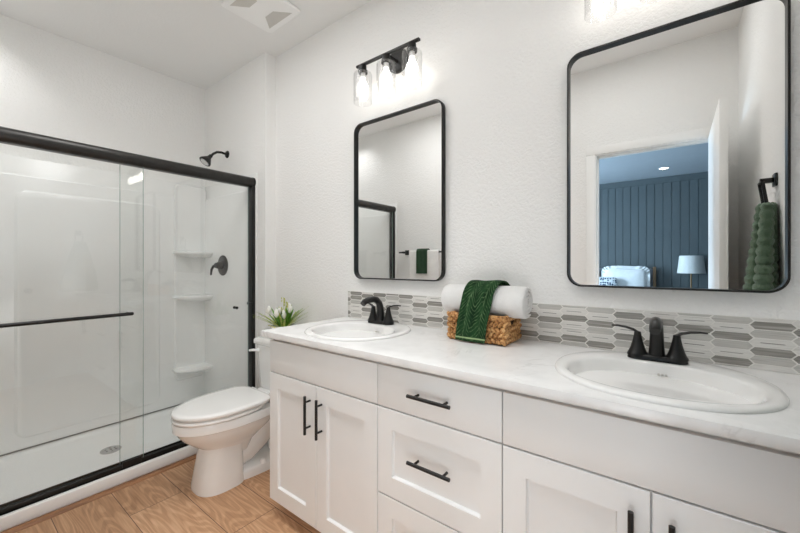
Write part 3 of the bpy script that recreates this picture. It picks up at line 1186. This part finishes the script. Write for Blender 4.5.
# ------------------------------------------------------------------ exhaust fan
ef = thing('exhaust_fan', (-1.95, -.365, ZC), 'white square exhaust fan grille on the ceiling', 'exhaust fan')
m_ = MB()
fx, fy = -1.95, -.365
P = lambda a, z_, rr: [(fx + p[0], fy + p[1], z_) for p in rrect(-a, a, -a, a, rr, 6)]
m_.loft([P(.158, ZC - .0005, .022), P(.160, ZC - .008, .022), P(.167, ZC - .009, .024), P(.167, ZC - .017, .024), P(.160, ZC - .0215, .022), P(.150, ZC - .020, .02)])
m_.build('cover', M['white_plastic'], ef)
for s_ in (-1, 1):
    m_ = MB()
    m_.prism([(fx - .118, fy + s_ * .130), (fx + .118, fy + s_ * .130), (fx + .038, fy + s_ * .052), (fx - .042, fy + s_ * .052)], 'z', ZC - .0215, ZC - .0195)
    o = m_.build('vent', M['vent'], ef)
    o['label'] = 'grey trapezoid vent opening'
    m_ = MB()
    for k in range(1, 7):
        yy = fy + s_ * (.052 + k * .0112)
        hw = .040 + .078 * (k * .0112 / .078)
        m_.box(fx - hw + .003, fx + hw - .003, yy - .0015, yy + .0015, ZC - .0225, ZC - .0213)
    m_.build('louver', M['vent'], o)

# ------------------------------------------------------------------ basket, rolled towel, leaf cloth
bk = thing('basket', (-.652, -.102, CT), 'small woven seagrass basket on the counter holding a rolled towel', 'basket')
bx0, bx1, by0, by1, bz0, bz1 = -.778, -.526, -.190, -.026, CT + .0005, 1.022
m_ = MB()
wt = .006
ins = .009
m_.box(bx0 + ins, bx1 - ins, by0 + ins, by1 - ins, bz0 + .002, bz0 + .010)
m_.box(bx0 + ins, bx1 - ins, by0 + ins, by0 + ins + wt, bz0 + .002, bz1 - .008)
m_.box(bx0 + ins, bx1 - ins, by1 - ins - wt, by1 - ins, bz0 + .002, bz1 - .008)
HY0, HY1, HZ0, HZ1 = -.128, -.078, bz0 + .070, bz0 + .096
for xa in (bx0 + ins, bx1 - ins - wt):
    m_.box(xa, xa + wt, by0 + ins, by1 - ins, bz0 + .002, HZ0)
    m_.box(xa, xa + wt, by0 + ins, HY0, HZ0, bz1 - .008)
    m_.box(xa, xa + wt, HY1, by1 - ins, HZ0, bz1 - .008)
    m_.box(xa, xa + wt, HY0, HY1, HZ1, bz1 - .008)
m_.build('weave_shade_liner', M['weave_shade'], bk)  # liner kept dark as painted shade behind the weave
m_ = MB()
rows = 5
rh = (bz1 - bz0 - .004) / rows
random.seed(3)


def strand(p, tang, nrm, up_s, ln_, rr):
    """one plump slanted strand of the braid"""
    a = tang * (ln_ * .5)
    c = Vector((0, 0, up_s * rh * .50))
    pts = [p - a - c - nrm * .006, p - a * .55 - c * .6 + nrm * .001, p + nrm * .0035, p + a * .55 + c * .6 + nrm * .001, p + a + c - nrm * .006]
    m_.tube(pts, [rr * .35, rr * .92, rr * 1.08, rr * .92, rr * .35], 8)


for (p0, p1, nrm) in (((bx0, by0), (bx1, by0), (0, -1)), ((bx1, by0), (bx1, by1), (1, 0)), ((bx1, by1), (bx0, by1), (0, 1)), ((bx0, by1), (bx0, by0), (-1, 0))):
    a, c = Vector((*p0, 0)), Vector((*p1, 0))
    L = (c - a).length
    tg = (c - a).normalized()
    nv = Vector((*nrm, 0))
    for k in range(rows):
        zz = bz0 + .004 + rh * (k + .5)
        n = int(L / .0195)
        for i in range(n + 1):
            p = a + tg * (L * (i + (.5 if k % 2 else 0)) / (n + .5))
            if nrm[0] != 0 and HY0 - .004 < p.y < HY1 + .004 and HZ0 - .004 < zz < HZ1 + .008:
                continue
            p = p - nv * .0055 + Vector((0, 0, zz + random.uniform(-.001, .001)))
            strand(p, tg, nv, 1 if k % 2 else -1, .0215, .0080)
m_.tube([(bx0 + .006, by0 + .006, bz1 - .003), (bx1 - .006, by0 + .006, bz1 - .003), (bx1 - .006, by1 - .006, bz1 - .003), (bx0 + .006, by1 - .006, bz1 - .003), (bx0 + .006, by0 + .006, bz1 - .003)], .0055, 10)
m_.build('weave', M['seagrass'], bk, angle=70)

RX0, RX1, RY, RZ = -.830, -.462, -.106, 1.079
m_ = MB()
turns, npt = 3.6, 130
r0, r1 = .010, .0735
th_ = .0138


def roll_profile(sc, jit):
    out_, in_ = [], []
    for i in range(npt):
        f = i / (npt - 1)
        a = PI * .47 + 2 * PI * turns * f
        rr = (r0 + (r1 - r0) * f) * (1 + .012 * math.sin(3 * a + jit) + .010 * math.sin(7 * a + jit * 5) + .008 * math.sin(11 * a - jit * 9))
        ri = max(.001, rr - th_ * (.3 + .7 * min(1, f * 3)))
        if f > .985:
            ri = rr - th_ * .4
        out_.append((RY + rr * sc * math.cos(a) * 1.03, RZ + rr * sc * math.sin(a) * .97))
        in_.append((RY + ri * sc * math.cos(a) * 1.03, RZ + ri * sc * math.sin(a) * .97))
    return out_, in_


b = bmesh.new()
st = [(0, .90), (.004, .955), (.012, .99), (.03, 1.0)]
L = RX1 - RX0
stations = [(RX0 + d_, s_) for d_, s_ in st] + [(RX0 + L * f, 1 + .01 * math.sin(f * 9)) for f in (.2, .4, .6, .8)] + [(RX1 - d_, s_) for d_, s_ in reversed(st)]
O, I = [], []
for x_, s_ in stations:
    po, pi_ = roll_profile(s_, x_ * 8)
    O.append([b.verts.new((x_, *p)) for p in po])
    I.append([b.verts.new((x_, *p)) for p in pi_])
for k in range(len(stations) - 1):
    for i in range(npt - 1):
        b.faces.new((O[k][i], O[k][i + 1], O[k + 1][i + 1], O[k + 1][i]))
        b.faces.new((I[k][i], I[k][i + 1], I[k + 1][i + 1], I[k + 1][i]))
    b.faces.new((O[k][-1], I[k][-1], I[k + 1][-1], O[k + 1][-1]))
    b.faces.new((O[k][0], I[k][0], I[k + 1][0], O[k + 1][0]))
for k in (0, -1):
    for i in range(npt - 1):
        b.faces.new((O[k][i], O[k][i + 1], I[k][i + 1], I[k][i]))
bmesh.ops.recalc_face_normals(b, faces=list(b.faces))
m_._merge(b)
tag(m_.build('rolled_towel', M['terry_white'], None, (-.646, RY, RZ - .07), angle=60), 'thick rolled white bath towel lying in the woven basket', 'towel')

# leaf patterned cloth draped over the roll and the basket front
b = bmesh.new()
uvl = b.loops.layers.uv.new('UVMap')
path = []
R_ = .0800
for a in range(150, 20, -1):
    pass
for i in range(14):
    a = math.radians(28 + i * (180 - 28) / 13)      # from behind the roll over the top to its front
    path.append((RY + R_ * math.cos(a) * 1.03, RZ + R_ * math.sin(a) * .98))
for f in (.12, .25, .4, .55, .7, .85, 1.0):
    y_ = path[13][0] + (-.2085 - path[13][0]) * min(1, f * 1.8)
    path.append((y_, RZ + (.912 - RZ) * f))
tot = [0]
for i in range(1, len(path)):
    tot.append(tot[-1] + math.hypot(path[i][0] - path[i - 1][0], path[i][1] - path[i - 1][1]))
NU = 14
rows_t, rows_b = [], []
for i, (y_, z_) in enumerate(path):
    v_ = tot[i] / tot[-1]
    q = path[min(i + 1, len(path) - 1)], path[max(i - 1, 0)]
    ty, tz = q[0][0] - q[1][0], q[0][1] - q[1][1]
    ln_ = math.hypot(ty, tz)
    ny, nz = tz / ln_ * -1, ty / ln_
    if i < 14:
        ny, nz = y_ - RY, z_ - RZ
        l2 = math.hypot(ny, nz)
        ny, nz = ny / l2, nz / l2
    else:
        ny, nz = -1, 0
    rt, rb_ = [], []
    for k in range(NU + 1):
        u_ = k / NU
        xl, xr = -.690 + (-.736 + .690) * v_, -.553 + (-.603 + .553) * v_
        x_ = xl + (xr - xl) * u_
        wv = .0016 * math.sin(u_ * 9 + v_ * 4) + .0012 * math.sin(v_ * 23 + u_ * 3)
        rt.append(b.verts.new((x_, y_ + ny * (.004 + wv), z_ + nz * (.004 + wv))))
        rb_.append(b.verts.new((x_, y_ + ny * (wv - .0005), z_ + nz * (wv - .0005))))
    rows_t.append(rt)
    rows_b.append(rb_)


def face(vs, uvs):
    f = b.faces.new(vs)
    for lp, uv_ in zip(f.loops, uvs):
        lp[uvl].uv = uv_


for i in range(len(path) - 1):
    for k in range(NU):
        uvs = [(k / NU, tot[i] / tot[-1]), ((k + 1) / NU, tot[i] / tot[-1]), ((k + 1) / NU, tot[i + 1] / tot[-1]), (k / NU, tot[i + 1] / tot[-1])]
        face((rows_t[i][k], rows_t[i][k + 1], rows_t[i + 1][k + 1], rows_t[i + 1][k]), uvs)
        face((rows_b[i][k], rows_b[i][k + 1], rows_b[i + 1][k + 1], rows_b[i + 1][k]), uvs)
    for k in (0, NU):
        uvs = [(k / NU, tot[i] / tot[-1])] * 2 + [(k / NU, tot[i + 1] / tot[-1])] * 2
        face((rows_t[i][k], rows_b[i][k], rows_b[i + 1][k], rows_t[i + 1][k]), uvs)
for i in (0, -1):
    for k in range(NU):
        face((rows_t[i][k], rows_t[i][k + 1], rows_b[i][k + 1], rows_b[i][k]), [(k / NU, abs(i))] * 4)
bmesh.ops.recalc_face_normals(b, faces=list(b.faces))
m_ = MB()
m_._merge(b)
tag(m_.build('hand_towel', M['leafcloth'], None, (-.65, -.2, CT), angle=60), 'dark green leaf-patterned hand towel draped over the rolled towel and basket', 'towel')

# ------------------------------------------------------------------ towel bar on the door wall (seen in the left mirror)
tb = thing('towel_bar', (-2.00, YF, 1.352), 'black towel bar on the wall beside the shower, seen in the left mirror', 'towel bar')
for x_ in (-2.315, -1.705):
    m_ = MB()
    m_.box(x_ - .026, x_ + .026, YF + .0005, YF + .010, 1.352 - .026, 1.352 + .026, .003)
    m_.box(x_ - .011, x_ + .011, YF + .009, YF + .082, 1.352 - .011, 1.352 + .011, .002)
    m_.build('bar_post', M['black'], tb)
MB().cyl((-2.372, YF + .070, 1.352), (-1.645, YF + .070, 1.352), .0085, 14).build('bar', M['black'], tb)


def drape(x0, x1, yb, rbar, zbar, zf, zb, thick, mat, wav, name, label):
    """cloth folded over a bar that runs along x"""
    path = []
    for f in (0, .25, .5, .75):
        path.append((yb - rbar - .002, zb + (zbar - zb) * f))
    for i in range(9):
        a = PI - PI * i / 8
        path.append((yb + rbar * math.cos(a), zbar + rbar * math.sin(a)))
    for f in (.15, .35, .55, .75, .9, 1.0):
        path.append((yb + rbar + .004 * f, zbar + (zf - zbar) * f))
    rings = []
    N = 16
    for i, (y_, z_) in enumerate(path):
        q0, q1 = path[max(i - 1, 0)], path[min(i + 1, len(path) - 1)]
        ty, tz = q1[0] - q0[0], q1[1] - q0[1]
        l_ = math.hypot(ty, tz)
        ny, nz = -tz / l_, ty / l_
        top, bot = [], []
        for k in range(N + 1):
            x_ = x0 + (x1 - x0) * k / N
            w_ = wav * math.sin(k * 1.1 + z_ * 6)
            top.append((x_, y_ + ny * (thick / 2) + w_, z_ + nz * (thick / 2)))
            bot.append((x_, y_ - ny * (thick / 2) + w_, z_ - nz * (thick / 2)))
        rings.append(top + bot[::-1])
    m_ = MB().loft(rings)
    return tag(m_.build(name, mat, None, ((x0 + x1) / 2, yb, zf), angle=60), label, 'towel')


ybar = YF + .070
drape(-2.225, -1.868, ybar, .0155, 1.352, .86, .90, .012, M['terry_white'], .0015, 'bath_towel', 'white bath towel folded over the towel bar, seen in the left mirror')
drape(-2.125, -1.995, ybar, .0285, 1.356, 1.130, 1.16, .009, M['green_plain'], .001, 'hand_towel', 'dark green hand towel over the white towel on the towel bar')

# ------------------------------------------------------------------ towel ring on the right wall (seen in the right mirror)
TY, TZ = -.555, 1.575
tg_ = thing('towel_ring', (XR, TY, TZ), 'black towel ring on the right wall, seen in the right mirror', 'towel ring')
m_ = MB()
m_.box(XR - .010, XR - .0005, TY - .026, TY + .026, TZ - .026, TZ + .026, .003)
m_.box(XR - .050, XR - .009, TY - .010, TY + .010, TZ - .010, TZ + .010, .002)
m_.build('mount', M['black'], tg_)
m_ = MB()
ringp = [(XR - .046, TY - .032, TZ - .006), (XR - .046, TY + .032, TZ - .006), (XR - .030, TY + .032, TZ - .125), (XR - .030, TY - .032, TZ - .125), (XR - .046, TY - .032, TZ - .006)]
m_.tube(ringp, .0062, 10)
m_.build('ring', M['black'], tg_)
m_ = MB()
random.seed(9)
ztop, zbot = TZ - .095, .925
for k, (yo, xo) in enumerate(((-.105, -.062), (-.012, -.078), (.075, -.058), (-.06, -.030), (.03, -.030))):
    rings = []
    n = 62
    for i in range(n + 1):
        f = i / n
        z_ = ztop + (zbot - ztop) * f
        sp_ = .22 + 1.05 * min(1, f * 1.15) ** .8
        cy = TY + .02 + yo * sp_
        cx = XR + xo * (.50 + .36 * min(1, f * 1.6)) - .004
        bump_ = abs(math.sin(PI * (f * 15 + .12 * k))) ** .7
        ra = (.024 + .026 * min(1, f * 1.5)) * (.72 + .36 * bump_)
        rx_ = min((.020 + .014 * f) * (.72 + .36 * bump_), XR - .002 - cx)
        if i in (0, n):
            ra *= .6
            rx_ *= .6
        elif i in (1, n - 1):
            ra *= .9
            rx_ *= .9
        rings.append([(cx + rx_ * math.cos(2 * PI * q / 18), cy + ra * math.sin(2 * PI * q / 18), z_ + .002 * math.sin(q * 2.0 + i)) for q in range(18)])
    m_.loft(rings)
tag(m_.build('ribbed_towel', M['terry_green'], None, (XR - .06, TY, .9), angle=80), 'sage green ribbed hand towel hanging from the towel ring, seen in the right mirror', 'towel')

# ------------------------------------------------------------------ bedroom furnishings seen through the doorway
bed = thing('bed', (-1.06, -5.3, 0), 'bed with pale wooden posts and grey headboard seen through the doorway', 'bed')
hb0, hb1 = -1.88, -.24
for x_ in (hb0, hb1 - .045):
    m_ = MB()
    m_.box(x_, x_ + .045, -6.29, -6.23, 0, 1.175, .006)
    m_.build('headboard_post', M['bed_wood'], bed)
MB().box(hb0 + .045, hb1 - .045, -6.285, -6.245, .35, 1.145, .012).build('headboard', M['upholstery'], bed)
MB().box(hb0 + .02, hb1 - .02, -6.23, -4.25, .18, .34, .012).build('bed_frame', M['bed_wood'], bed)
for x_ in (hb0 + .03, hb1 - .09):
    MB().box(x_, x_ + .06, -4.34, -4.28, 0, .19, .005).build('leg', M['bed_wood'], bed)
MB().box(hb0 + .03, hb1 - .03, -6.22, -4.27, .335, .60, .05, 4).build('mattress', M['linen'], bed)


def pillow(cx, cy, cz, wd, hg, th, tilt, rotz, mat, name, label, ruffle=0.0):
    rings = []
    N = 56
    layers = 9
    for i in range(layers):
        f = -1 + 2 * i / (layers - 1)
        k = (1 - abs(f) ** 2.2)
        sc = .55 + .45 * k ** .5 if abs(f) < 1 else .40
        ring = []
        for q in range(N):
            a = 2 * PI * q / N
            ca, sa = math.cos(a), math.sin(a)
            ex = math.copysign(abs(ca) ** .32, ca)
            ez = math.copysign(abs(sa) ** .32, sa)
            rr = 1 + (.03 * math.sin(q * 5.2) if ruffle and abs(f) < .3 else 0)
            ring.append(Vector((wd / 2 * sc * ex * rr, th / 2 * f, hg / 2 * sc * ez * rr)))
        rings.append(ring)
    m_ = MB()
    rot = Matrix.Rotation(rotz, 4, 'Z') @ Matrix.Rotation(tilt, 4, 'X')
    ctr = Vector((cx, cy, cz))
    m_.loft([[ctr + rot @ p for p in r_] for r_ in rings])
    if ruffle:
        # ruffled edge: a wavy flange all round
        inner_, outer_, mid_ = [], [], []
        NN = 150
        for q in range(NN):
            a = 2 * PI * q / NN
            ca, sa = math.cos(a), math.sin(a)
            ex = math.copysign(abs(ca) ** .32, ca)
            ez = math.copysign(abs(sa) ** .32, sa)
            wv = .018 * math.sin(q * 2 * PI / 7.5)
            inner_.append(ctr + rot @ Vector((wd / 2 * .96 * ex, 0, hg / 2 * .96 * ez)))
            outer_.append(ctr + rot @ Vector((wd / 2 * ex + ruffle * ex, wv, hg / 2 * ez + ruffle * ez + .006 * math.sin(q * 1.7))))
            mid_.append(ctr + rot @ Vector((wd / 2 * ex + ruffle * ex * .95, wv + .006, hg / 2 * ez + ruffle * ez * .95)))
        m_.loft([inner_, outer_, mid_], wrap=True)
    return tag(m_.build(name, mat, None, (cx, cy, cz - hg / 2), angle=70), label, 'pillow')


pillow(-.70, -6.115, .895, .66, .50, .15, math.radians(12), 0, M['linen'], 'pillow', 'pale ruffled pillow standing against the headboard, seen through the doorway', .05)
pillow(-1.42, -6.115, .905, .62, .52, .16, math.radians(12), 0, M['linen'], 'pillow', 'pale pillow at the left of the headboard, cut off by the door casing', 0)
pillow(-1.02, -5.915, .805, .46, .38, .13, math.radians(18), 0, M['dotcloth'], 'cushion', 'blue and white patterned cushion in front of the pale pillows', 0)

ns = thing('nightstand', (.25, -6.1, 0), 'wooden nightstand under the bedroom lamp', 'nightstand')
m_ = MB()
m_.box(.02, .48, -6.31, -5.90, .16, .60, .006)
for x_ in (.03, .44):
    for y_ in (-6.30, -5.94):
        m_.box(x_, x_ + .03, y_, y_ + .03, 0, .165)
m_.build('body', M['bed_wood'], ns)
d_ = MB().box(.035, .465, -5.900, -5.885, .40, .585, .004).build('drawer', M['bed_wood'], ns)
MB().ball((.25, -5.872, .49), .014).build('knob', M['brass'], d_)
LX, LY = .238, -6.10
lp = thing('table_lamp', (LX, LY, .60), 'lamp with pale drum shade and slim brass stem before the blue wall', 'lamp')
MB().lathe((LX, LY, .601), [(.075, 0), (.075, .012), (.03, .022), (.012, .03), (.001, .031)], 28).build('lamp_base', M['brass'], lp)
MB().cyl((LX, LY, .625), (LX, LY, 1.362), .011, 14).build('stem', M['brass'], lp)
m_ = MB()
m_.lathe((LX, LY, 0), [(.187, 1.072), (.156, 1.362), (.153, 1.362), (.184, 1.072)], 40, caps=False)
m_.loft([[(LX + rr * math.cos(2 * PI * q / 40), LY + rr * math.sin(2 * PI * q / 40), zz) for q in range(40)] for rr, zz in ((.187, 1.072), (.184, 1.072))], caps=False)
m_.cyl((LX - .154, LY, 1.352), (LX + .154, LY, 1.352), .003, 6)
m_.build('lamp_shade', M['lampshade'], lp)
MB().lathe((LX, LY, 1.36), [(.006, 0), (.012, .006), (.010, .014), (.001, .018)], 12).build('finial', M['black'], lp)
dl = thing('downlight', (-.116, -5.62, ZC), 'small round recessed downlight in the bedroom ceiling', 'light')
m_ = MB()
m_.lathe((-.116, -5.62, ZC), [(.055, -.004), (.055, -.0005), (.078, -.0005), (.078, -.004), (.070, -.007), (.058, -.007)], 32, caps=False)
m_.build('trim_ring', M['white_plastic'], dl)
MB().lathe((-.116, -5.62, ZC), [(.056, -.001), (.056, -.0035), (.001, -.0036)], 28).build('lamp', M['downlight'], dl)
